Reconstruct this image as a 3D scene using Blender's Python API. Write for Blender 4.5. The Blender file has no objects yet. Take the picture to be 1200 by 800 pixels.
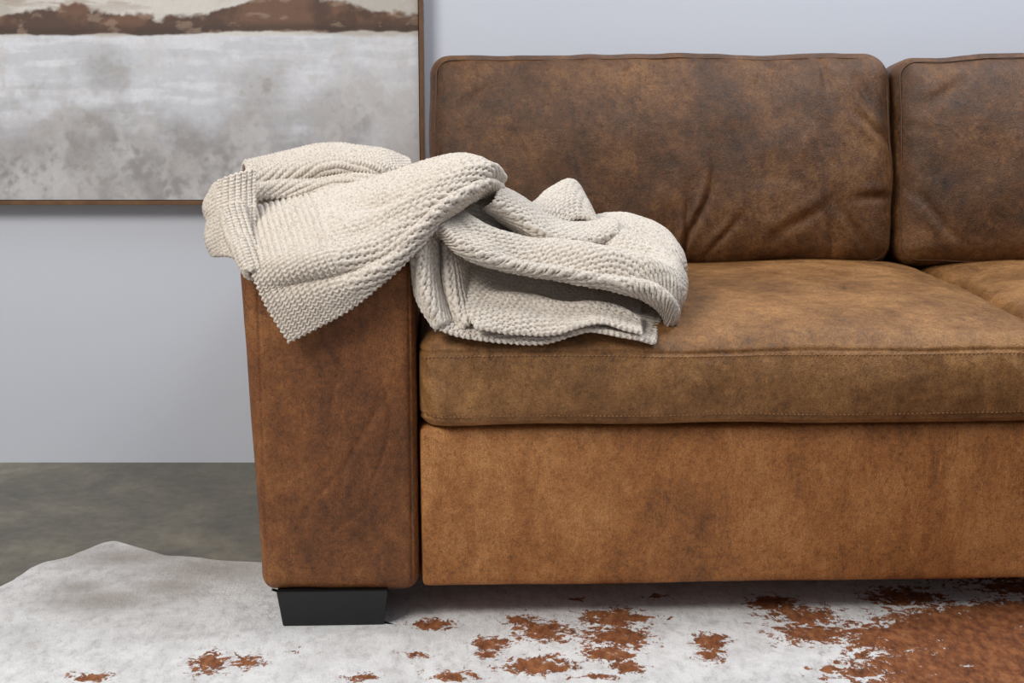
import bpy, math, numpy as np
from mathutils import Vector, Matrix
rng=np.random.RandomState(4)
scene=bpy.context.scene
scene.view_settings.view_transform='Standard'
# ---------------- camera ----------------
F=1900.0; TH=math.radians(12.0); CY=-2.73; CH=1.10
cd=bpy.data.cameras.new('camera'); cam=bpy.data.objects.new('camera',cd)
scene.collection.objects.link(cam); scene.camera=cam
cd.lens=36*F/1200; cd.sensor_width=36
cam.location=(0,CY,CH); cam.rotation_euler=(math.radians(90)-TH,0,0)

def P(u,v,y):
    """world point on the vertical plane Y=y (survey of the photograph)"""
    d=y-CY; dl=d*math.tan(TH+math.atan((v-400)/F))
    zc=d*math.cos(TH)+dl*math.sin(TH)
    return ((u-600)/F*zc, y, CH-dl)
def G(u,v):
    d=CH/math.tan(TH+math.atan((v-400)/F)); zc=d*math.cos(TH)+CH*math.sin(TH)
    return ((u-600)/F*zc, d+CY)

# ---------------- noise ----------------
def _h(ix,iy,iz,s):
    h=(ix*374761393+iy*668265263+iz*2147483647+s*974711)&0xffffffff
    h=((h^(h>>13))*1274126177)&0xffffffff
    h=((h^(h>>16))*2246822519)&0xffffffff
    return ((h^(h>>15))&0xffffff)/float(0xffffff)*2-1
def vn(p,s=0):
    p=np.asarray(p,float); i=np.floor(p).astype(np.int64); f=p-i; f=f*f*f*(f*(f*6-15)+10)
    r=0
    for a in (0,1):
        for b in (0,1):
            for c in (0,1):
                w=(f[...,0] if a else 1-f[...,0])*(f[...,1] if b else 1-f[...,1])*(f[...,2] if c else 1-f[...,2])
                r=r+w*_h(i[...,0]+a,i[...,1]+b,i[...,2]+c,s)
    return r
def fbm(p,o=4,s=0):
    r=0;a=1;t=0;p=np.asarray(p,float)
    for k in range(o):
        r=r+a*vn(p*(2**k)+k*17.3,s+k); t+=a; a*=.5
    return r/t
def lin(c):
    c=np.asarray(c,float)/255.
    return np.where(c<=.04045,c/12.92,((c+.055)/1.055)**2.4)
def L4(r,g,b): return tuple(lin((r,g,b)))+(1,)

# ---------------- mesh helpers ----------------
def obj(name,V,Fc,mat,parent=None,smooth=True):
    me=bpy.data.meshes.new(name)
    me.from_pydata(np.asarray(V).tolist(),[],np.asarray(Fc).tolist() if isinstance(Fc,np.ndarray) else Fc)
    me.update()
    if smooth: me.polygons.foreach_set('use_smooth',[True]*len(me.polygons))
    me.materials.append(mat)
    o=bpy.data.objects.new(name,me); scene.collection.objects.link(o)
    if parent: o.parent=parent
    return o
def empty(name,loc=(0,0,0),rz=0):
    o=bpy.data.objects.new(name,None); scene.collection.objects.link(o); o.location=loc; o.rotation_euler=(0,0,rz); return o

def boxgrid(h,n):
    ax=[np.linspace(-h[k],h[k],n[k]+1) for k in range(3)]
    Vs=[];Fs=[];off=0
    for k in range(3):
        a,b=[(1,2),(2,0),(0,1)][k]
        A,B=np.meshgrid(ax[a],ax[b],indexing='ij')
        na,nb=n[a]+1,n[b]+1
        idx=np.arange(na*nb).reshape(na,nb)
        q=np.stack([idx[:-1,:-1],idx[1:,:-1],idx[1:,1:],idx[:-1,1:]],-1).reshape(-1,4)
        for sgn in (1,-1):
            v=np.zeros((na*nb,3)); v[:,a]=A.ravel(); v[:,b]=B.ravel(); v[:,k]=sgn*h[k]
            Vs.append(v); Fs.append((q if sgn>0 else q[:,::-1])+off); off+=na*nb
    V=np.concatenate(Vs);Fq=np.concatenate(Fs)
    key=np.round(V*1e6).astype(np.int64)
    _,ui,inv=np.unique(key,axis=0,return_index=True,return_inverse=True)
    inv=inv.reshape(-1)
    return V[ui],inv[Fq]
def rnd(q,h,r):
    h=np.array(h); inner=np.clip(q,-(h-r),(h-r)); d=q-inner
    nrm=d/np.maximum(np.linalg.norm(d,axis=1,keepdims=True),1e-9)
    return inner+r*nrm,nrm
def softbox(name,c,h,r,n,mat,parent,deform=None):
    q,Fq=boxgrid(h,n); p,nr=rnd(q,h,r)
    if deform is not None: p=deform(p,nr)
    return obj(name,p+np.array(c),Fq,mat,parent)
def tube(pts,rad,seg=6):
    pts=np.asarray(pts); N=len(pts); T=np.gradient(pts,axis=0); T/=np.linalg.norm(T,axis=1,keepdims=True)
    up=np.array([.13,.9,.31]); A=np.cross(T,up);A/=np.linalg.norm(A,axis=1,keepdims=True);B=np.cross(T,A)
    V=[];
    for k in range(seg):
        a=2*math.pi*k/seg; V.append(pts+rad*(math.cos(a)*A+math.sin(a)*B))
    V=np.stack(V,1).reshape(-1,3)
    Fq=[(i*seg+k,i*seg+(k+1)%seg,(i+1)*seg+(k+1)%seg,(i+1)*seg+k) for i in range(N-1) for k in range(seg)]
    return V,Fq

# ---------------- materials ----------------
def mat_new(name):
    m=bpy.data.materials.new(name); m.use_nodes=True; nt=m.node_tree
    return m,nt,nt.nodes['Principled BSDF']
def N(nt,t,**k):
    n=nt.nodes.new(t)
    for a,b in k.items():
        if a in n.inputs.keys(): n.inputs[a].default_value=b
        else: setattr(n,a,b)
    return n
def coords(nt,sc=(1,1,1),kind='Object'):
    t=N(nt,'ShaderNodeTexCoord'); m=N(nt,'ShaderNodeMapping'); m.inputs['Scale'].default_value=sc
    nt.links.new(t.outputs[kind],m.inputs['Vector']); return m.outputs['Vector']
def noise(nt,vec,scale,detail=5,rough=.55,dist=0):
    n=N(nt,'ShaderNodeTexNoise'); n.inputs['Scale'].default_value=scale; n.inputs['Detail'].default_value=detail
    n.inputs['Roughness'].default_value=rough; n.inputs['Distortion'].default_value=dist
    nt.links.new(vec,n.inputs['Vector']); return n.outputs['Fac']
def ramp(nt,fac,stops):
    r=N(nt,'ShaderNodeValToRGB'); e=r.color_ramp.elements
    while len(e)<len(stops): e.new(.5)
    for i,(p,c) in enumerate(stops): e[i].position=p; e[i].color=c if len(c)==4 else tuple(c)+(1,)
    nt.links.new(fac,r.inputs['Fac']); return r.outputs['Color']
def mix(nt,fac,a,b,bt='MIX'):
    m=N(nt,'ShaderNodeMix',data_type='RGBA',blend_type=bt)
    for s,x in ((m.inputs[0],fac),(m.inputs[6],a),(m.inputs[7],b)):
        if isinstance(x,(int,float,tuple)): s.default_value=x
        else: nt.links.new(x,s)
    return m.outputs[2]
def math_(nt,op,a,b=0):
    m=N(nt,'ShaderNodeMath',operation=op)
    for s,x in ((m.inputs[0],a),(m.inputs[1],b)):
        if isinstance(x,(int,float)): s.default_value=x
        else: nt.links.new(x,s)
    return m.outputs[0]
def bump(nt,h,st,dist,prev=None):
    b=N(nt,'ShaderNodeBump'); b.inputs['Strength'].default_value=st; b.inputs['Distance'].default_value=dist
    nt.links.new(h,b.inputs['Height'])
    if prev is not None: nt.links.new(prev,b.inputs['Normal'])
    return b.outputs['Normal']

def leather(name,dark,mid,light,seed=0,streak=.35,rough=.54,vein=.35,lo=.38,hi=.62):
    m,nt,bs=mat_new(name)
    v=coords(nt); mp=v.node; mp.inputs['Location'].default_value=(seed*3.1,seed*1.7,seed*.9)
    vs=coords(nt,(1,1,streak)); vs.node.inputs['Location'].default_value=(seed*2.1,0,0)
    n1=noise(nt,v,2.9,8,.6,.4); n2=noise(nt,vs,12,9,.72,.4); n3=noise(nt,v,60,6,.8)
    f=math_(nt,'ADD',math_(nt,'MULTIPLY',n1,.38),math_(nt,'MULTIPLY',n2,.34)); f=math_(nt,'ADD',f,math_(nt,'MULTIPLY',n3,.28))
    col=ramp(nt,f,[(lo,dark),(.5,mid),(hi,light)])
    vo=N(nt,'ShaderNodeTexVoronoi',feature='DISTANCE_TO_EDGE'); vo.inputs['Scale'].default_value=280
    nt.links.new(v,vo.inputs['Vector'])
    pore=ramp(nt,vo.outputs['Distance'],[(.0,(0,0,0,1)),(.25,(1,1,1,1))])
    spots=ramp(nt,noise(nt,v,170,5,.85),[(.38,(.30,.28,.27,1)),(.5,(1,1,1,1))])
    col=mix(nt,.6,col,spots,'MULTIPLY')
    col=mix(nt,.34,col,pore,'MULTIPLY')
    sc=ramp(nt,noise(nt,vs,34,8,.8,.6),[(.58,(0,0,0,1)),(.72,(1,1,1,1))])
    col=mix(nt,math_(nt,'MULTIPLY',sc,.35),col,light)
    vv=coords(nt,(1,1,.45)); a=math_(nt,'ABSOLUTE',math_(nt,'SUBTRACT',noise(nt,vv,9,9,.6,1.2),.5))
    vein_=ramp(nt,a,[(0,(.3,.27,.25,1)),(.018,(1,1,1,1))])
    gate=ramp(nt,noise(nt,v,4,3),[(.45,(0,0,0,1)),(.62,(1,1,1,1))])
    gm=math_(nt,'MULTIPLY',gate,vein)
    col=mix(nt,gm,col,vein_,'MULTIPLY')
    nt.links.new(col,bs.inputs['Base Color'])
    nt.links.new(math_(nt,'ADD',math_(nt,'MULTIPLY',n2,.35),rough-.17),bs.inputs['Roughness'])
    bs.inputs['Specular IOR Level'].default_value=.42
    nrm=bump(nt,noise(nt,vs,26,6,.65,.8),.4,.007)
    nrm=bump(nt,vein_,.25,.0015,nrm)
    nrm=bump(nt,noise(nt,v,150,5,.8),.45,.0026,nrm)
    nrm=bump(nt,pore,.4,.0010,nrm)
    nt.links.new(nrm,bs.inputs['Normal'])
    return m
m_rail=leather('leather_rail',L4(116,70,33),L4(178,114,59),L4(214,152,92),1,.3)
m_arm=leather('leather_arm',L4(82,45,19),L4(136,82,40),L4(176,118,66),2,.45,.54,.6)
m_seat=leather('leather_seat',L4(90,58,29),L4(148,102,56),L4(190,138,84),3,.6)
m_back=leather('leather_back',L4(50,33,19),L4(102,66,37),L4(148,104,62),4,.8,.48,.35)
m_pipe,nt,bs=mat_new('leather_piping')
nt.links.new(mix(nt,noise(nt,coords(nt),30),L4(60,39,23),L4(104,68,40)),bs.inputs['Base Color']); bs.inputs['Roughness'].default_value=.6
m_st,nt,bs=mat_new('stitch_thread'); nt.links.new(mix(nt,noise(nt,coords(nt),60),L4(64,40,22),L4(190,142,94)),bs.inputs['Base Color'])
m_black,nt,bs=mat_new('black_lacquer_wood'); nt.links.new(mix(nt,noise(nt,coords(nt,(1,1,8)),20),L4(10,10,13),L4(20,20,24)),bs.inputs['Base Color']); bs.inputs['Roughness'].default_value=.45

# ---------------- room ----------------
m_wall,nt,bs=mat_new('white_wall_paint')
v=coords(nt); nt.links.new(mix(nt,noise(nt,v,1.3,4),L4(205,209,219),L4(214,218,228)),bs.inputs['Base Color']); bs.inputs['Roughness'].default_value=.75
nt.links.new(bump(nt,noise(nt,v,90,4),.10,.002),bs.inputs['Normal'])
m_floor,nt,bs=mat_new('polished_concrete')
v=coords(nt); f=noise(nt,v,3.5,10,.68,.6)
c=ramp(nt,f,[(.33,L4(78,73,62)),(.5,L4(110,104,89)),(.68,L4(142,134,116))])
c=mix(nt,.5,c,ramp(nt,noise(nt,v,36,8,.75),[(.35,L4(160,154,140)),(.6,(1,1,1,1))]),'MULTIPLY')
nt.links.new(c,bs.inputs['Base Color']); nt.links.new(math_(nt,'ADD',math_(nt,'MULTIPLY',f,.4),.18),bs.inputs['Roughness'])
nt.links.new(bump(nt,noise(nt,v,8,6),.08,.004),bs.inputs['Normal'])
def slab(name,lo,hi,mat):
    lo=np.array(lo);hi=np.array(hi);c=(lo+hi)/2;h=(hi-lo)/2
    q,Fq=boxgrid(h,(1,1,1)); return obj(name,q+c,Fq,mat,None,False)
WY=1.04
slab('floor',(-3.2,-4.6,-.1),(3.6,WY+.12,0),m_floor)
slab('wall_back',(-3.2,WY,0),(3.6,WY+.12,2.9),m_wall)
slab('wall_left',(-3.32,-4.6,-.1),(-3.2,WY+.12,2.9),m_wall)

# ---------------- sofa ----------------
RZ=math.radians(2.3)
sofa=empty('leather_sofa',(-.165,0,0),RZ)
ZB=.066
def arm_def(sign):
    def d(p,n):
        p=p.copy(); z=(p[:,2]+.29)/.58
        out=np.clip(-sign*p[:,0]/.14,-1,1)
        p[:,0]+= -sign*(.022*np.clip(z,0,1)**1.2)*np.clip(out,0,1)
        b=np.clip(1-(p[:,0]/.15)**2,0,1)
        p[:,1]-= .007*b*np.clip(1-(p[:,2]/.3)**4,0,1)*(n[:,1]<-.5)
        p[:,2]+= .012*b*(n[:,2]>.5)
        p+= n*(.0035*fbm(p*[9,9,6],3,5))[:,None]
        fr=np.clip(-n[:,1],0,1)
        for (x0,z0,ang,ln,wd,am) in ((.04,-.02,1.2,.10,.005,.0018),(.07,-.07,1.35,.09,.004,.0017),(-.02,-.10,1.0,.08,.005,.0016),(.0,.08,1.5,.09,.005,.0014),(-.09,-.15,1.7,.08,.005,.0015),(.09,.05,1.9,.07,.004,.0016),(.02,-.16,.8,.06,.004,.0013),(.06,.02,1.1,.07,.004,.0014)):
            dx=p[:,0]-x0;dz=p[:,2]-z0
            a=dx*math.cos(ang)+dz*math.sin(ang); b2=-dx*math.sin(ang)+dz*math.cos(ang)+.006*np.sin(a*30)
            p[:,1]+=fr*am*np.exp(-(a/ln)**2)*np.exp(-(b2/wd)**2)
        s=np.exp(-((np.abs(p[:,0])-.128)/.0022)**2)*(n[:,1]<-.6)
        p[:,1]+=.0022*s
        return p
    return d
softbox('arm_left',(-.14,.47,ZB+.296),(.14,.47,.296),.026,(150,70,170),m_arm,sofa,arm_def(1))
IW=2.2
softbox('arm_right',(IW+.14,.47,ZB+.296),(.14,.47,.296),.026,(50,60,60),m_arm,sofa,arm_def(-1))
def rail_def(p,n):
    p=p+ n*(.003*fbm((p+3)*[4,6,5],3,8))[:,None]
    p[:,1]-=.004*np.clip(1-(p[:,2]/.14)**2,0,1)*(n[:,1]<-.5)
    return p
softbox('front_rail',(IW/2,.42,ZB+.149),(IW/2-.002,.41,.149),.014,(240,20,40),m_rail,sofa,rail_def)
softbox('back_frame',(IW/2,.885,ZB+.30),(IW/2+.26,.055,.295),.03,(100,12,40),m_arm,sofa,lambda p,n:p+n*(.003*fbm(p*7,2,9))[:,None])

SH=np.array((.546,.40,.079)); 
def seat_def(seed,side_):
    def d(p,n):
        p=p.copy(); X=p[:,0]/SH[0];Y=p[:,1]/SH[1];Z=p[:,2]/SH[2]
        e=np.clip(1-np.abs(X)**5,0,1)
        crown=.030*e*np.clip(1-np.abs(Y)**4,0,1)+.004
        p[:,2]+=crown*np.clip(Z,0,1)
        p[:,1]-=.026*np.clip(1-Z**2,0,1)*np.clip(-Y,0,1)**6*(.4+.6*e)
        p[:,2]+=(.008*fbm((p+seed)*[3,4,1],2,11)*np.clip(Z,0,1))
        p[:,1]+=.03*np.clip((np.abs(X)-.9)/.1,0,1)**2*np.clip(-Y,0,1)**4
        p[:,2]-=.012*np.clip((np.abs(X)-.8)/.2,0,1)**2*np.clip(Z,0,1)*np.clip(-Y,0,1)**3
        ed=np.exp(-(1-np.abs(X))*SH[0]/.09)
        fr=np.clip(-n[:,1],0,1)
        p[:,1]+=fr*.0062*ed*np.sin(p[:,2]*60+p[:,0]*85+4*vn(p*15,3))
        p[:,1]+=fr*.0034*fbm((p+seed)*[14,3,26],3,21)
        p[:,1]+=fr*.005*vn((p+seed)*[8,2,6],23)
        p[:,1]+=fr*.0024*(np.abs(Z)**3)*vn((p+seed)*[42,2,3],25)
        p[:,2]+=np.clip(-Z,0,1)*.0035*vn((p+seed)*[6,1,0],27)
        up=np.clip(n[:,2],0,1)
        p[:,2]+=up*(.0038*fbm((p+seed)*[5,14,1],3,31)+.004*np.exp(-(1+Y)*SH[1]/.06)*vn((p+seed)*[22,5,1],33))
        side=np.clip(1-np.abs(n[:,2])*1.2,0,1)
        for zs in (.056,-.060):
            zz=zs+.0015*vn(p*[9,9,0],44)
            g=np.exp(-((Z*SH[2]-zz)/.0026)**2); rdg=np.exp(-((Z*SH[2]-zz-np.sign(zs)*.007)/.004)**2)
            pk=1+.8*vn(p*[70,70,4],40)
            p+=n*(side*(-.0034*g+.0015*rdg*pk))[:,None]
        p[:,0]-=.034*Y*np.clip(X*side_,0,1)**3
        return p
    return d
def stitches(name,pts,parent,l=.0054,w=.0012,mat=m_st):
    pts=np.asarray(pts);T=np.gradient(pts,axis=0);T/=np.linalg.norm(T,axis=1,keepdims=True)
    base=np.array([(-1,0,0),(-.5,1,0),(-.5,0,1),(-.5,-1,0),(-.5,0,-1),(.5,1,0),(.5,0,1),(.5,-1,0),(.5,0,-1),(1,0,0)],float)
    fc=[(0,2,1),(0,3,2),(0,4,3),(0,1,4),(9,5,6),(9,6,7),(9,7,8),(9,8,5),(1,2,6,5),(2,3,7,6),(3,4,8,7),(4,1,5,8)]
    V=[];Fs=[]
    for i,(p,t) in enumerate(zip(pts,T)):
        a=np.cross(t,(0,.9,.4));a/=np.linalg.norm(a);b=np.cross(t,a)
        V.append(p+base[:,[0]]*t*l/2+base[:,[1]]*a*w+base[:,[2]]*b*w)
        Fs+=[tuple(x+10*i for x in f) for f in fc]
    return obj(name,np.concatenate(V),Fs,mat,parent)
for k,(cx,sd,sg) in enumerate(((.55,0,1),(1.65,7.7,-1))):
    c=np.array((cx,.387,.366+.079)); df=seat_def(sd,sg)
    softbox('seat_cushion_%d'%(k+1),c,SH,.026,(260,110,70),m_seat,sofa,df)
    for j,zs in enumerate((.0500,-.0545)):
        xs=np.arange(-.535,.535,.0072)
        q=np.stack([xs,np.full_like(xs,-SH[1]),np.full_like(xs,zs)],1); nn=np.tile((0,-1.,0),(len(xs),1))
        stitches('seat_stitching_%d_%d'%(k+1,j+1),df(q,nn)+c+np.array((0,-.0008,0)),sofa)

BH=np.array((.498,.105,.230))
def back_def(seed):
    def d(p,n):
        p=p.copy(); X=p[:,0]/BH[0];Y=p[:,1]/BH[1];Z=p[:,2]/BH[2]
        ex=np.clip(1-np.abs(X)**4,0,1);ez=np.clip(1-np.abs(Z)**3,0,1)
        p[:,1]-=(.055*ex**.8*ez**.8)*np.clip(-Y,0,1)*(1-.2*Z)
        p[:,1]+=(.02*ex*ez)*np.clip(Y,0,1)
        p[:,1]*=1-.25*np.clip(Z,0,1)**2
        p[:,2]+=(.007*vn((p+seed)*[6,0,0],51)+.0015*vn((p+seed)*[21,0,0],57)+.005*X)*np.clip(Z,0,1)**3
        p[:,2]+=.005*vn((p+seed)*[9,0,0],58)*np.clip(-Z,0,1)**3
        p[:,0]+=.006*vn((p+seed)*[0,0,11],52)*np.abs(X)**3
        p[:,0]-=.006*np.clip(Z,0,1)*np.clip(X,-1,1)
        fr=np.clip(-n[:,1],0,1)
        p[:,1]+=fr*.012*fbm((p+seed)*[3.2,1,4.2],3,61)
        p[:,1]+=fr*.0045*fbm((p+seed)*[10,1,8],3,66)
        for (x0,z0,ang,ln,wd,am) in ((.055,-.12,1.35,.10,.007,.012),(.03,-.14,1.75,.085,.006,.009),(.11,-.16,1.1,.06,.007,.006),(-.18,-.16,1.9,.05,.008,.006),(.27,-.13,.75,.07,.012,.006),(.41,.15,2.3,.07,.011,.007),(.33,.19,1.9,.05,.009,.006),(.44,.06,2.7,.05,.009,.006),(-.40,.14,.8,.06,.014,.004),(-.42,-.12,2.5,.06,.01,.006),(.44,-.08,.3,.05,.01,.007),(.40,-.16,2.4,.06,.009,.008),(.34,-.18,2.0,.05,.008,.006),(-.1,.17,1.8,.05,.014,.004),(.2,.18,1.3,.05,.014,.004)):
            dx=p[:,0]-x0-(.01*np.sin(seed));dz=p[:,2]-z0
            a=dx*math.cos(ang)+dz*math.sin(ang); b=-dx*math.sin(ang)+dz*math.cos(ang)+.012*np.sin(a*24)
            p[:,1]+=fr*am*np.exp(-(a/ln)**2)*(np.exp(-(b/wd)**2)-.6*np.exp(-((b-wd*1.8)/(wd*1.3))**2))
        ed=np.exp(-(1-np.abs(Z))*BH[2]/.03)+np.exp(-(1-np.abs(X))*BH[0]/.03)
        p[:,1]+=fr*.003*ed*np.sin((p[:,0]+p[:,2])*60+5*vn((p+seed)*9,71))
        return p
    return d
TILT=math.radians(9)
for k,(cx,sd) in enumerate(((.515,1.3),(1.510,9.1))):
    par=bpy.data.objects.new('back_cushion_%d'%(k+1),None); scene.collection.objects.link(par); par.parent=sofa
    par.location=(cx,.79,.744); par.rotation_euler=(-TILT,0,0)
    df=back_def(sd)
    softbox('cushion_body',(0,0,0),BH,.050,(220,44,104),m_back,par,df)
    h0,h2,r=BH[0]-.0135,BH[2]-.0135,.037; pts=[];nr=[]
    yb=-BH[1]+.0150
    def arc(cx_,cz_,a0): 
        for a in np.linspace(a0,a0+math.pi/2,10): pts.append((cx_+r*math.cos(a),yb,cz_+r*math.sin(a)));nr.append((math.cos(a)*.8,-.6,math.sin(a)*.8))
    def line(a,b,nm):
        for t in np.linspace(0,1,90)[1:-1]: pts.append((a[0]+(b[0]-a[0])*t,yb,a[1]+(b[1]-a[1])*t));nr.append((nm[0]*.8,-.6,nm[1]*.8))
    arc(h0-r,h2-r,0); line((h0-r,h2),(-h0+r,h2),(0,1)); arc(-h0+r,h2-r,math.pi/2); line((-h0,h2-r),(-h0,-h2+r),(-1,0)); arc(-h0+r,-h2+r,math.pi); line((-h0+r,-h2),(h0-r,-h2),(0,-1)); arc(h0-r,-h2+r,1.5*math.pi); line((h0,-h2+r),(h0,h2-r),(1,0))
    pts.append(pts[0]);nr.append(nr[0])
    w=df(np.array(pts),np.array(nr)*[1,0,1])
    V,Fq=tube(w,.0016,8); obj('welt',V,Fq,m_pipe,par)
def foot(name,cx,cy):
    V=[];t=.0985;b=.089
    for z,a in ((0.002,b),(.005,b+.001),(ZB+.004,t)):
        V+=[(cx-a,cy-a,z),(cx+a,cy-a,z),(cx+a,cy+a,z),(cx-a,cy+a,z)]
    Fq=[(3,2,1,0),(8,9,10,11)]
    for i in (0,4): Fq+=[(i,i+1,i+5,i+4),(i+1,i+2,i+6,i+5),(i+2,i+3,i+7,i+6),(i+3,i,i+4,i+7)]
    o=obj(name,V,Fq,m_black,sofa,False); bv=o.modifiers.new('b','BEVEL'); bv.width=.002; bv.segments=2
for i,(x,y) in enumerate(((-.154,.092),(-.154,.82),(IW+.154,.092),(IW+.154,.82))): foot('foot_%d'%(i+1),x,y)

# ---------------- painting ----------------
pt=empty('framed_landscape_painting',(0,0,0))
PX1=-.212;PX0=-1.66;PZ0=.642;PZ1=1.60;PYF=WY-.045
nx,nz=700,460
X,Z=np.meshgrid(np.linspace(PX0,PX1,nx),np.linspace(PZ0,PZ1,nz),indexing='ij')
U=(X-PX1)*505+490; Vv=235-(Z-PZ0)*505
q=np.stack([U/60,Vv/60,0*U],-1)
q=q+.06*np.stack([fbm(q*2,3,31),fbm(q*2,3,32),0*U],-1)
ca,sa=math.cos(.6),math.sin(.6); qr=np.stack([q[...,0]*ca-q[...,1]*sa,q[...,0]*sa+q[...,1]*ca,q[...,2]],-1)
def C(r,g,b): return lin((r,g,b))[None,None,:]
def sm(a,b,x): t=np.clip((x-a)/(b-a),0,1); return t*t*(3-2*t)
def mx(a,b,t): return a*(1-t[...,None])+b*t[...,None]
n1=fbm(qr*.9,6,1)+.2*fbm(q*[.5,1.4,1],4,91);n2=fbm(qr*2.6,6,2);n3=fbm(qr*.7,6,3);n4=fbm(q*[.8,7,1],5,5);n5=fbm(qr*9,4,12)
col=mx(C(216,211,204)+0*q,C(190,183,174),sm(-.1,.5,n1+.2))
col=mx(col,C(156,130,110),sm(.1,.3,n4+.3*n2)*sm(-60,0,Vv)*sm(30,5,Vv)*.5)
water=mx(C(206,208,214)+0*q,C(224,225,231),sm(-.3,.3,n4+.4*n5))
w2=mx(C(148,143,141)+0*q,C(190,187,187),sm(-.45,.45,n2*.6+n1*.6+n5*.45))
w2=mx(w2,C(126,117,109),sm(-.05,.4,n3+n5*.35)*.6)
water=mx(water,w2,sm(70,175,Vv+n1*90+n2*25+n5*16)*.92)
water=mx(water,C(212,210,210),sm(.0,.35,fbm(q*[1.6,.7,1],6,7)+.25*n5)*.5)
water=mx(water,C(176,168,162),sm(.05,.45,n2+.4*n5)*sm(40,80,Vv)*.25)
col=mx(col,water,sm(44,50,Vv+n2*3))
top=25-12*sm(190,330,U)+14*n1+7*n2-6*np.sin(U/45); bot=46+3*n2-3*sm(200,260,U)
band=sm(top-2.5,top+2.5,Vv+3*n5)*sm(bot+1,bot-1.5,Vv)
bc=mx(C(112,78,58)+0*q,C(82,56,42),sm(-.3,.3,n2+.25*np.sin(U/30)+.3*n5))
bc=mx(bc,C(60,42,34),sm(10,0,np.abs(Vv-bot+4))*.7)
bc=mx(bc,C(162,138,118),sm(.2,.5,fbm(q*[3,7,1],4,9)+.2*n5)*.5)
col=mx(col,bc,band*.97)
V=np.stack([X,np.full_like(X,PYF),Z],-1).reshape(-1,3)
idx=np.arange(nx*nz).reshape(nx,nz)
Fq=np.stack([idx[:-1,:-1],idx[1:,:-1],idx[1:,1:],idx[:-1,1:]],-1).reshape(-1,4)
m_can,nt,bs=mat_new('painted_canvas')
at=N(nt,'ShaderNodeAttribute',attribute_name='paint'); v=coords(nt)
nt.links.new(mix(nt,.22,at.outputs['Color'],ramp(nt,noise(nt,v,90,8,.8),[(.3,(.55,.53,.51,1)),(.6,(1,1,1,1))]),'MULTIPLY'),bs.inputs['Base Color'])
bs.inputs['Roughness'].default_value=.6; nt.links.new(bump(nt,noise(nt,v,60,6,.7),.2,.003),bs.inputs['Normal'])
oc=obj('canvas',V,Fq,m_can,pt)
a=oc.data.color_attributes.new('paint','FLOAT_COLOR','POINT')
cc=np.ones((nx*nz,4),np.float32);cc[:,:3]=col.reshape(-1,3); a.data.foreach_set('color',cc.ravel())
m_fr,nt,bs=mat_new('walnut_frame'); nt.links.new(mix(nt,noise(nt,coords(nt,(1,1,1)),25,6),L4(70,44,28),L4(134,96,62)),bs.inputs['Base Color'])
def bar(name,lo,hi):
    lo=np.array(lo);hi=np.array(hi);q_,f_=boxgrid((hi-lo)/2,(1,1,1)); o=obj(name,q_+(lo+hi)/2,f_,m_fr,pt,False); b=o.modifiers.new('b','BEVEL'); b.width=.001
t=.009;g=.002
bar('frame_right',(PX1+g,PYF-.008,PZ0-g-t),(PX1+g+t,WY-.001,PZ1+g+t)); bar('frame_left',(PX0-g-t,PYF-.008,PZ0-g-t),(PX0-g,WY-.001,PZ1+g+t))
bar('frame_bottom',(PX0-g,PYF-.008,PZ0-g-t),(PX1+g,WY-.001,PZ0-g)); bar('frame_top',(PX0-g,PYF-.008,PZ1+g),(PX1+g,WY-.001,PZ1+g+t))
bar('stretcher',(PX0,PYF+.004,PZ0),(PX1,WY-.002,PZ1))

# ---------------- cowhide rug ----------------
out=np.array([(-1.15,.02),(-.99,.17),(-.945,.30),(-.89,.37),(-.835,.455),(-.79,.42),(-.74,.375),(-.65,.36),(-.5,.33),(-.2,.38),(.2,.42),(.6,.35),(1.0,.45),(1.5,.5),(1.9,.2),(1.75,-.3),(1.9,-.7),(1.3,-.8),(.8,-1.0),(.1,-1.1),(-.6,-1.0),(-1.2,-1.05),(-1.05,-.6),(-1.25,-.3)])
def crclosed(p,m):
    r=[];n_=len(p)
    for i in range(n_):
        a,b,c,d=p[i-1],p[i],p[(i+1)%n_],p[(i+2)%n_]
        for t in np.linspace(0,1,m,endpoint=False):
            r.append(.5*((2*b)+(c-a)*t+(2*a-5*b+4*c-d)*t*t+(3*b-a-3*c+d)*t**3))
    return np.array(r)
oc_=crclosed(out,16)
rr=np.concatenate([oc_,np.zeros((len(oc_),1))],1)
oc_=oc_+.006*np.stack([fbm(rr*30,2,3),fbm(rr*30,2,4)],1)
ctr=np.array((.2,-.3)); nr_=190; na=len(oc_)
rad=np.concatenate([np.linspace(0.001,1,nr_)])
V=ctr+(oc_-ctr)[None]*rad[:,None,None]
Vx=V[...,0];Vy=V[...,1]; pp=np.stack([Vx,Vy,0*Vx],-1)
flat=sm(.0,-.06,Vy)+sm(-.46,-.52,Vx)*.8; flat=np.clip(flat,0,1)
zz=.0012*sm(1.0,.985,rad)[:,None]+(.0010*fbm(pp*40,3,6)+.003*fbm(pp*5,2,8)+.003)*flat+.0008
zz=np.maximum(zz,.0008)
zz[-1]=.0008
V3=np.stack([Vx,Vy,zz],-1).reshape(-1,3)
idx=np.arange(nr_*na).reshape(nr_,na);i2=np.roll(idx,-1,axis=1)
Fq=np.stack([idx[:-1],idx[1:],i2[1:],i2[:-1]],-1).reshape(-1,4)[:, ::-1]
brown=np.full(Vx.shape,-1.0)
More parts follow.
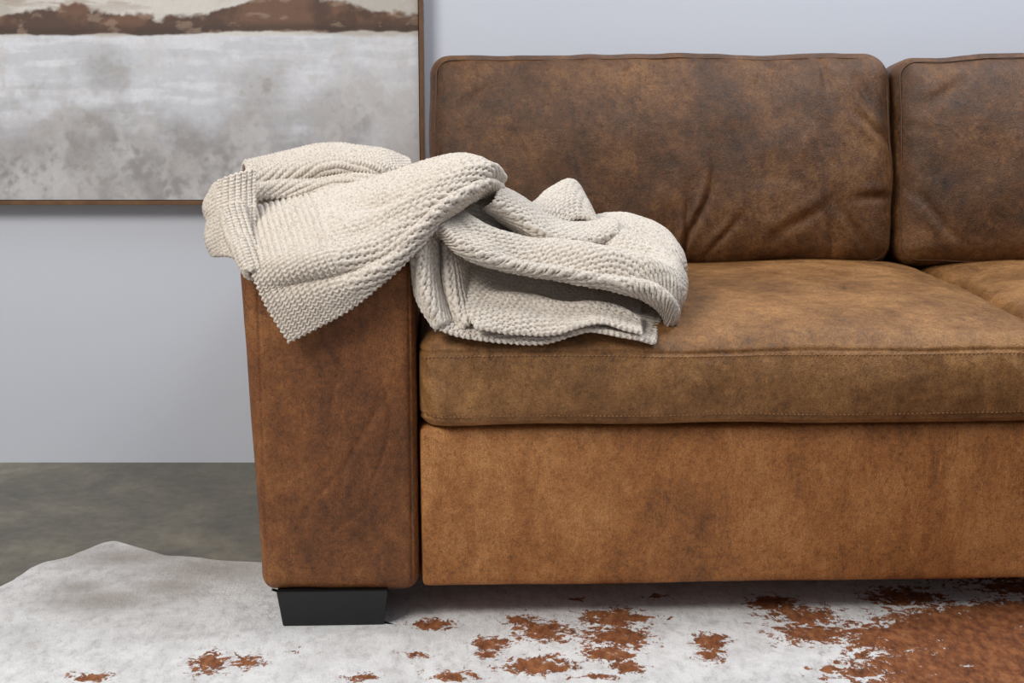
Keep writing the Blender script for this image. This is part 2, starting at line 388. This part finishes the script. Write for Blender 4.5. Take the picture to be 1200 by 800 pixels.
for (u,v_,ru,rv,st) in ((505,733,30,9,1),(575,757,24,9,1),(572,768,16,6,.95),(640,742,46,18,.85),(612,728,22,9,1),(720,725,48,13,1),(725,748,42,18,1),(715,768,36,12,1),(630,782,46,11,1),(832,752,22,12,1),(832,770,20,10,.9),(735,784,22,9,.9),(245,780,24,14,1),(292,778,24,10,.8),(105,797,26,5,1),(420,797,24,5,.9),(530,795,32,7,.9),(700,795,32,5,.7),
      (905,708,35,12,1),(940,722,55,16,.9),(960,745,60,14,1),(1060,700,60,14,1),(1060,750,90,26,1.1),(1130,735,100,30,1.2),(1180,770,100,40,1.3),(1080,780,90,22,1),(1010,790,60,14,.8),(1200,690,60,14,1),(1140,800,120,30,1.2),(1190,720,70,20,1.2),(490,770,16,7,.75),(350,765,12,4,.55),(770,700,20,5,.7),(680,703,18,4,.6)):
    x0,y0=G(u,v_); sx=ru/670.; sy=rv/270.
    gsn=st*np.exp(-.5*(((Vx-x0)/sx)**2+((Vy-y0)/sy)**2)*1.6)*2-1
    brown=np.maximum(brown,gsn)
for (x0,y0,sx,sy) in ((1.4,-.3,.5,.35),(.9,-.8,.3,.2),(-.2,-.8,.35,.18),(1.3,.3,.4,.15)):
    brown=np.maximum(brown,2.4*np.exp(-.5*(((Vx-x0)/sx)**2+((Vy-y0)/sy)**2))-1.2)
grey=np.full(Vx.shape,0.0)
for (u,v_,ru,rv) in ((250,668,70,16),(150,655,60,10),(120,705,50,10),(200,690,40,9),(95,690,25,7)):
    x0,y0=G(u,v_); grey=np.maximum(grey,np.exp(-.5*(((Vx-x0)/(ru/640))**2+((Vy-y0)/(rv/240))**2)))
m_rug,nt,bs=mat_new('cowhide_fur')
v=coords(nt); vst=coords(nt,(1,.45,1))
b_=N(nt,'ShaderNodeAttribute',attribute_name='mask'); sp=N(nt,'ShaderNodeSeparateColor'); nt.links.new(b_.outputs['Color'],sp.inputs[0])
nz_=math_(nt,'SUBTRACT',noise(nt,v,44,9,.75,.6),.5); nf=math_(nt,'SUBTRACT',noise(nt,vst,160,4,.7),.5)
f=math_(nt,'ADD',sp.outputs[0],math_(nt,'MULTIPLY',nz_,3.0)); f=math_(nt,'ADD',f,math_(nt,'MULTIPLY',nf,.8))
bm=ramp(nt,f,[(.52,(0,0,0,1)),(.60,(1,1,1,1))])
white=ramp(nt,noise(nt,vst,60,6,.7),[(.3,L4(214,211,209)),(.5,L4(243,242,242)),(.8,L4(251,250,250))])
white=mix(nt,.38,white,ramp(nt,noise(nt,v,9,6,.65),[(.38,L4(200,198,198)),(.56,(1,1,1,1))]),'MULTIPLY')
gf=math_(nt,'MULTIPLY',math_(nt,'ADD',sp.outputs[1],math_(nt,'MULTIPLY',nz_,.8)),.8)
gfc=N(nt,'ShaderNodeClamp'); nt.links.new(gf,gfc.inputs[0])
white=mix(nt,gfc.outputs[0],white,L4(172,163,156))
brn=ramp(nt,noise(nt,vst,70,6,.7),[(.3,L4(86,44,20)),(.5,L4(140,82,44)),(.7,L4(180,118,72))])
nt.links.new(mix(nt,bm,white,brn),bs.inputs['Base Color']); bs.inputs['Roughness'].default_value=.75
nt.links.new(bump(nt,noise(nt,vst,260,5,.8),.8,.004,bump(nt,noise(nt,v,35,5,.7),.6,.007)),bs.inputs['Normal'])
rug=obj('cowhide_rug',V3,Fq,m_rug)
a=rug.data.color_attributes.new('mask','FLOAT_COLOR','POINT')
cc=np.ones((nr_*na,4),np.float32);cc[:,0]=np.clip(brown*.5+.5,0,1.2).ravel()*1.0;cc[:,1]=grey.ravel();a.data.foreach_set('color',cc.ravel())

# ---------------- knitted throw ----------------
def crmat(n,m):
    M=np.zeros((m,n))
    for k,t in enumerate(np.linspace(0,n-1,m)):
        i=min(int(t),n-2);f=t-i
        w=[.5*(-f+2*f*f-f**3),.5*(2-5*f*f+3*f**3),.5*(f+4*f*f-3*f**3),.5*(-f*f+f**3)]
        for j,ww in zip((i-1,i,i+1,i+2),w):
            if j<0: M[k,0]+=2*ww; M[k,1]-=ww
            elif j>n-1: M[k,n-1]+=2*ww; M[k,n-2]-=ww
            else: M[k,j]+=ww
    return M
TV=[];TF=[];toff=0
PW=.0138;PH=.0104
def knit(s,t,rib):
    pr=.0108; c=s/pr; fr=np.abs((c%1)-.5)*2
    ribh=1.45*np.clip(1-fr**2.6,0,1)**.7*(.80+.20*np.cos(2*math.pi*(t/.0066+fr*.5)))-.40
    row=np.floor(t/PH); cs=s/PW+.5*(row%2)
    a=np.abs(cs%1-.5)*2; b=np.abs((t/PH)%1-.5)*2     # 1 = cell border
    hole=np.exp(-(((1-a)/.42)**2+((1-b)/.55)**2)*1.2)
    wf=.80+.14*np.cos(2*math.pi*(t/PH-.5))-1.9*hole
    return rib*ribh+(1-rib)*np.clip(wf,-.85,1.0)
def sheet(ctrl,amp=.0034,th=.0028,ribf=0,sp=.0013,swap=False,wob=.003,seed=0,folds=()):
    global toff
    c=np.array([[P(*q) for q in row] for row in ctrl])
    def length(c,ax):
        d=np.linalg.norm(np.diff(c,axis=ax),axis=2).sum(axis=ax); return d.max()
    m0=max(8,int(length(c,0)/sp));m1=max(8,int(length(c,1)/sp))
    S=np.einsum('ai,ijk,bj->abk',crmat(c.shape[0],m0),c,crmat(c.shape[1],m1))
    def nrm(S):
        a=np.gradient(S,axis=0);b=np.gradient(S,axis=1);n=np.cross(a,b);n/=np.maximum(np.linalg.norm(n,axis=2,keepdims=True),1e-9);return n
    n=nrm(S)
    if (n@np.array((0,-1,.8))).mean()<0: n=-n; flip=True
    else: flip=False
    sn=np.linspace(0,1,m0)[:,None]; tn=np.linspace(0,1,m1)[None,:]
    D=wob*fbm((S+seed)*18,2,80)
    for (t0,dt,wd,am,s0,s1) in folds:
        tc=t0+dt*(sn-s0)/(s1-s0)+.02*np.sin(sn*14+seed)
        D=D+am*np.exp(-((tn-tc)/wd)**2)*sm(s0-.08,s0+.12,sn)*sm(s1+.08,s1-.12,sn)
    S=S+n*D[...,None]
    n2_=nrm(S); n=n2_*np.sign((n2_*n).sum(-1,keepdims=True)+1e-12)
    s=np.concatenate([np.zeros((1,m1)),np.cumsum(np.linalg.norm(np.diff(S,axis=0),axis=2),0)],0)
    t=np.concatenate([np.zeros((m0,1)),np.cumsum(np.linalg.norm(np.diff(S,axis=1),axis=2),1)],1)
    di=np.gradient(S,axis=0);di/=np.maximum(np.linalg.norm(di,axis=2,keepdims=True),1e-9)
    dj=np.gradient(S,axis=1);dj/=np.maximum(np.linalg.norm(dj,axis=2,keepdims=True),1e-9)
    fo=lambda e:np.clip(1-e/.012,0,1)
    S=S+di*(.0016*np.cos(2*math.pi*t/PH)*(fo(s[-1:]-s)-fo(s)))[...,None]+dj*(.0016*np.cos(2*math.pi*s/PH)*(fo(t[:,-1:]-t)-fo(t)))[...,None]
    ks,kt=(t,s) if swap else (s,t)
    rib=np.broadcast_to(sm(ribf+.012,ribf-.012,s) if ribf>0 else np.zeros_like(s),s.shape)
    jit=.0011*fbm((S+seed)*35,2,85)
    h=knit(ks+jit,kt+jit*.7,rib)
    e=np.minimum(np.minimum(s,s[-1:]-s),np.minimum(t,t[:,-1:]-t)); ef=np.sqrt(np.clip(1-(1-np.clip(e/.005,0,1))**2,0,1))
    top=S+n*((th+amp*(1+.3*rib)*h)*ef+.0004)[...,None]
    bot=S-n*((th+amp*h*.4)*ef)[...,None]
    top=top+(.00025*rng.randn(*S.shape))*ef[...,None]
    N0=m0*m1; idx=np.arange(N0).reshape(m0,m1)
    q=np.stack([idx[:-1,:-1],idx[1:,:-1],idx[1:,1:],idx[:-1,1:]],-1).reshape(-1,4)
    b=idx; rim=np.concatenate([b[:-1,0],b[-1,:-1],b[:0:-1,-1],b[0,:0:-1]])
    rn=np.roll(rim,-1); rf=np.stack([rim,rim+N0,rn+N0,rn],-1)
    Fq=np.concatenate([q,q[:,::-1]+N0,rf])
    if flip: Fq=Fq[:,::-1]
    TV.append(np.concatenate([top.reshape(-1,3),bot.reshape(-1,3)])); TF.append(Fq+toff); toff+=2*N0
# diagonal panel over the arm
sheet([[(272,243,.15),(280,275,.04),(292,315,-.035),(312,360,-.045),(338,402,-.045)],
 [(300,237,.17),(312,270,.05),(332,310,-.040),(352,350,-.05),(372,385,-.045)],
 [(350,228,.19),(365,262,.06),(385,300,-.035),(400,335,-.055),(415,360,-.045)],
 [(410,216,.20),(425,245,.08),(438,275,.0),(448,305,-.05),(458,325,-.045)],
 [(460,203,.20),(475,228,.07),(482,250,.0),(488,272,-.03),(493,290,-.02)],
 [(505,188,.20),(520,205,.08),(525,222,.02),(525,240,.0),(522,256,.03)],
 [(545,183,.22),(562,190,.12),(570,203,.07),(570,218,.06),(560,232,.10)],
 [(578,198,.25),(588,203,.20),(590,212,.16),(588,222,.15),(580,230,.18)]],ribf=.15,seed=1,
 folds=((.20,.12,.06,-.022,.40,1.0),(.36,.05,.06,.010,.35,1.0),(.62,-.05,.06,-.018,.45,1.0),(.45,.2,.08,.008,.1,.6),(.62,.1,.05,-.012,.05,.5)))
# upper folded strip
sheet([[(284,240,.30),(283,205,.30),(286,192,.24),(290,208,.17),(292,234,.14)],
 [(330,240,.36),(330,195,.35),(333,181,.28),(337,200,.20),(340,232,.17)],
 [(385,235,.4),(383,185,.38),(385,172,.30),(392,192,.22),(398,225,.2)],
 [(440,230,.42),(438,190,.4),(440,176,.32),(445,195,.24),(450,220,.21)],
 [(480,225,.42),(478,200,.40),(480,189,.34),(484,202,.28),(488,215,.24)]],swap=True,ribf=.5,seed=2,
 folds=((.80,.05,.05,-.020,.0,1.0),))
# folded layers at the outer side
sheet([[(300,196,.13),(272,204,.10),(255,212,.10),(250,222,.14),(256,226,.2),(290,222,.24)],
 [(300,225,.11),(272,230,.08),(250,236,.08),(242,242,.13),(250,245,.19),(290,240,.22)],
 [(300,250,.08),(272,254,.05),(256,258,.06),(247,262,.11),(255,262,.17),(290,260,.2)]],seed=3,ribf=.5,swap=True)
sheet([[(300,240,.09),(275,243,.06),(255,250,.07),(248,256,.12),(256,262,.18),(290,262,.2)],
 [(300,275,.05),(277,278,.03),(254,276,.05),(244,280,.1),(254,284,.16),(290,282,.2)],
 [(305,300,.01),(285,305,.0),(264,300,.03),(252,300,.09),(262,300,.15),(295,300,.18)]],seed=4,ribf=.5,swap=True)
sheet([[(285,236,.07),(268,238,.05),(260,244,.045),(266,250,.06),(290,252,.09)],
 [(292,262,.04),(276,264,.02),(266,268,.015),(272,275,.04),(295,276,.07)],
 [(300,292,.0),(288,293,-.02),(278,294,-.02),(283,300,.0),(305,300,.03)],
 [(312,318,-.03),(300,318,-.045),(291,320,-.05),(296,326,-.035),(315,326,-.02)]],seed=14,ribf=.5,swap=True)
# lower layers lying on the seat
low=[[(500,262,.19),(492,290,.12),(492,320,.07),(500,355,.01),(515,388,-.035)],
 [(530,262,.23),(520,295,.15),(520,330,.09),(528,365,.02),(545,396,-.035)],
 [(580,290,.28),(572,315,.20),(575,345,.10),(580,375,.01),(590,402,-.03)],
 [(640,310,.30),(635,330,.21),(635,355,.10),(635,380,.01),(640,402,-.03)],
 [(700,325,.30),(692,342,.22),(690,360,.09),(690,378,.02),(690,388,-.02)],
 [(745,335,.30),(740,350,.20),(738,368,.08),(738,385,.02),(738,396,-.03)],
 [(785,330,.30),(783,350,.22),(778,370,.1),(772,388,.04),(768,403,-.02)]]
sheet(low,seed=5,folds=((.5,.1,.07,-.012,.15,.8),))
up2=[[(u+12+(4-j),v-4-j*1.5+(8 if j==0 else 0),y-.012) for j,(u,v,y) in enumerate(r)] for r in low[1:6]]
up2[4]=[(u+14,v-4,y-.004) for (u,v,y) in low[5]]
sheet(up2,seed=6,folds=((.45,.1,.08,-.014,.15,1.0),(.62,.05,.06,.010,.2,1.0)))
# front vertical lips left of the pile
sheet([[(528,250,.12),(508,262,.05),(490,270,.01),(482,284,.03)],
 [(522,290,.10),(508,298,.03),(491,304,-.01),(484,318,.02)],
 [(522,335,.07),(512,338,.01),(499,343,-.025),(491,352,.0)],
 [(536,372,.03),(528,377,-.01),(518,381,-.04),(510,388,-.03)]],seed=16)
sheet([[(545,262,.14),(534,272,.08),(522,280,.05),(518,290,.07)],
 [(548,300,.12),(536,306,.06),(524,312,.03),(518,322,.05)],
 [(552,338,.09),(542,342,.03),(530,346,.005),(524,354,.02)],
 [(572,374,.04),(560,378,.0),(548,382,-.025),(540,390,-.02)]],seed=17)
# big upper layer with front lip
sheet([[(570,225,.22),(550,240,.12),(530,250,.08),(515,262,.01),(508,270,.02)],
 [(600,235,.26),(585,255,.15),(565,275,.05),(550,290,-.01),(543,299,.01)],
 [(640,262,.30),(630,275,.2),(615,290,.07),(603,308,-.005),(597,318,.01)],
 [(690,255,.34),(685,268,.24),(675,290,.09),(662,315,-.005),(655,328,.01)],
 [(735,252,.36),(735,268,.22),(730,295,.08),(720,325,-.005),(712,340,.01)],
 [(775,268,.34),(778,285,.2),(775,310,.07),(766,338,.0),(755,352,.02)],
 [(797,295,.3),(801,312,.2),(800,335,.09),(792,360,.02),(778,374,.05)],
 [(796,310,.36),(800,335,.3),(797,360,.2),(788,385,.1),(775,398,.06)]],seed=7,
 folds=((.30,.15,.07,-.026,.0,.7),(.45,.15,.07,.012,.0,.75),(.66,.0,.06,-.018,.25,.9),(.2,.1,.06,-.018,.55,.95)))
sheet([[(612,262,.3),(622,242,.26),(630,250,.2),(640,270,.18)],
 [(640,245,.36),(648,222,.32),(655,240,.24),(660,262,.2)],
 [(665,240,.38),(670,214,.36),(676,232,.28),(680,256,.22)],
 [(680,250,.4),(686,236,.36),(692,244,.3),(700,260,.24)]],seed=8)
sheet([[(572,215,.2),(582,222,.12),(578,235,.07),(566,245,.1)],
 [(605,230,.24),(612,240,.13),(607,255,.08),(595,265,.12)],
 [(640,250,.26),(645,262,.15),(642,276,.09),(632,288,.13)],
 [(680,258,.28),(685,268,.18),(683,283,.12),(675,293,.16)],
 [(720,256,.3),(725,262,.23),(724,272,.18),(718,280,.2)]],seed=9)
m_kn,nt,bs=mat_new('oatmeal_wool_knit')
v=coords(nt)
c=mix(nt,noise(nt,v,8,4),L4(212,201,189),L4(230,221,210))
c=mix(nt,.5,c,ramp(nt,noise(nt,v,240,4,.8),[(.38,L4(128,112,94)),(.5,(1,1,1,1))]),'MULTIPLY')
nt.links.new(c,bs.inputs['Base Color'])
bs.inputs['Roughness'].default_value=.95; bs.inputs['Specular IOR Level'].default_value=.2
nt.links.new(bump(nt,noise(nt,v,420,4,.7),.6,.0015),bs.inputs['Normal'])
obj('knitted_throw_blanket',np.concatenate(TV),np.concatenate(TF),m_kn)

# ---------------- light ----------------
w=bpy.data.worlds.new('world'); scene.world=w; w.use_nodes=True
bg=w.node_tree.nodes['Background']; bg.inputs[0].default_value=(.84,.90,1,1); bg.inputs[1].default_value=.29
def area(name,loc,tgt,sx,sy,e,col):
    l=bpy.data.lights.new(name,'AREA'); l.shape='RECTANGLE'; l.size=sx; l.size_y=sy; l.energy=e; l.color=col
    o=bpy.data.objects.new(name,l); scene.collection.objects.link(o); o.location=loc
    o.rotation_euler=(Vector(tgt)-Vector(loc)).to_track_quat('-Z','Y').to_euler()
area('window_light_front',(-1.8,-1.8,2.7),(.1,.3,.35),1.3,1.1,86,(1,.965,.90))
area('wall_fill_right',(1.4,.15,2.9),(1.1,.6,0),1.8,.9,52,(.92,.96,1))  # added area light, no such opening in the room; brightens right of back wall
print('done',toff)
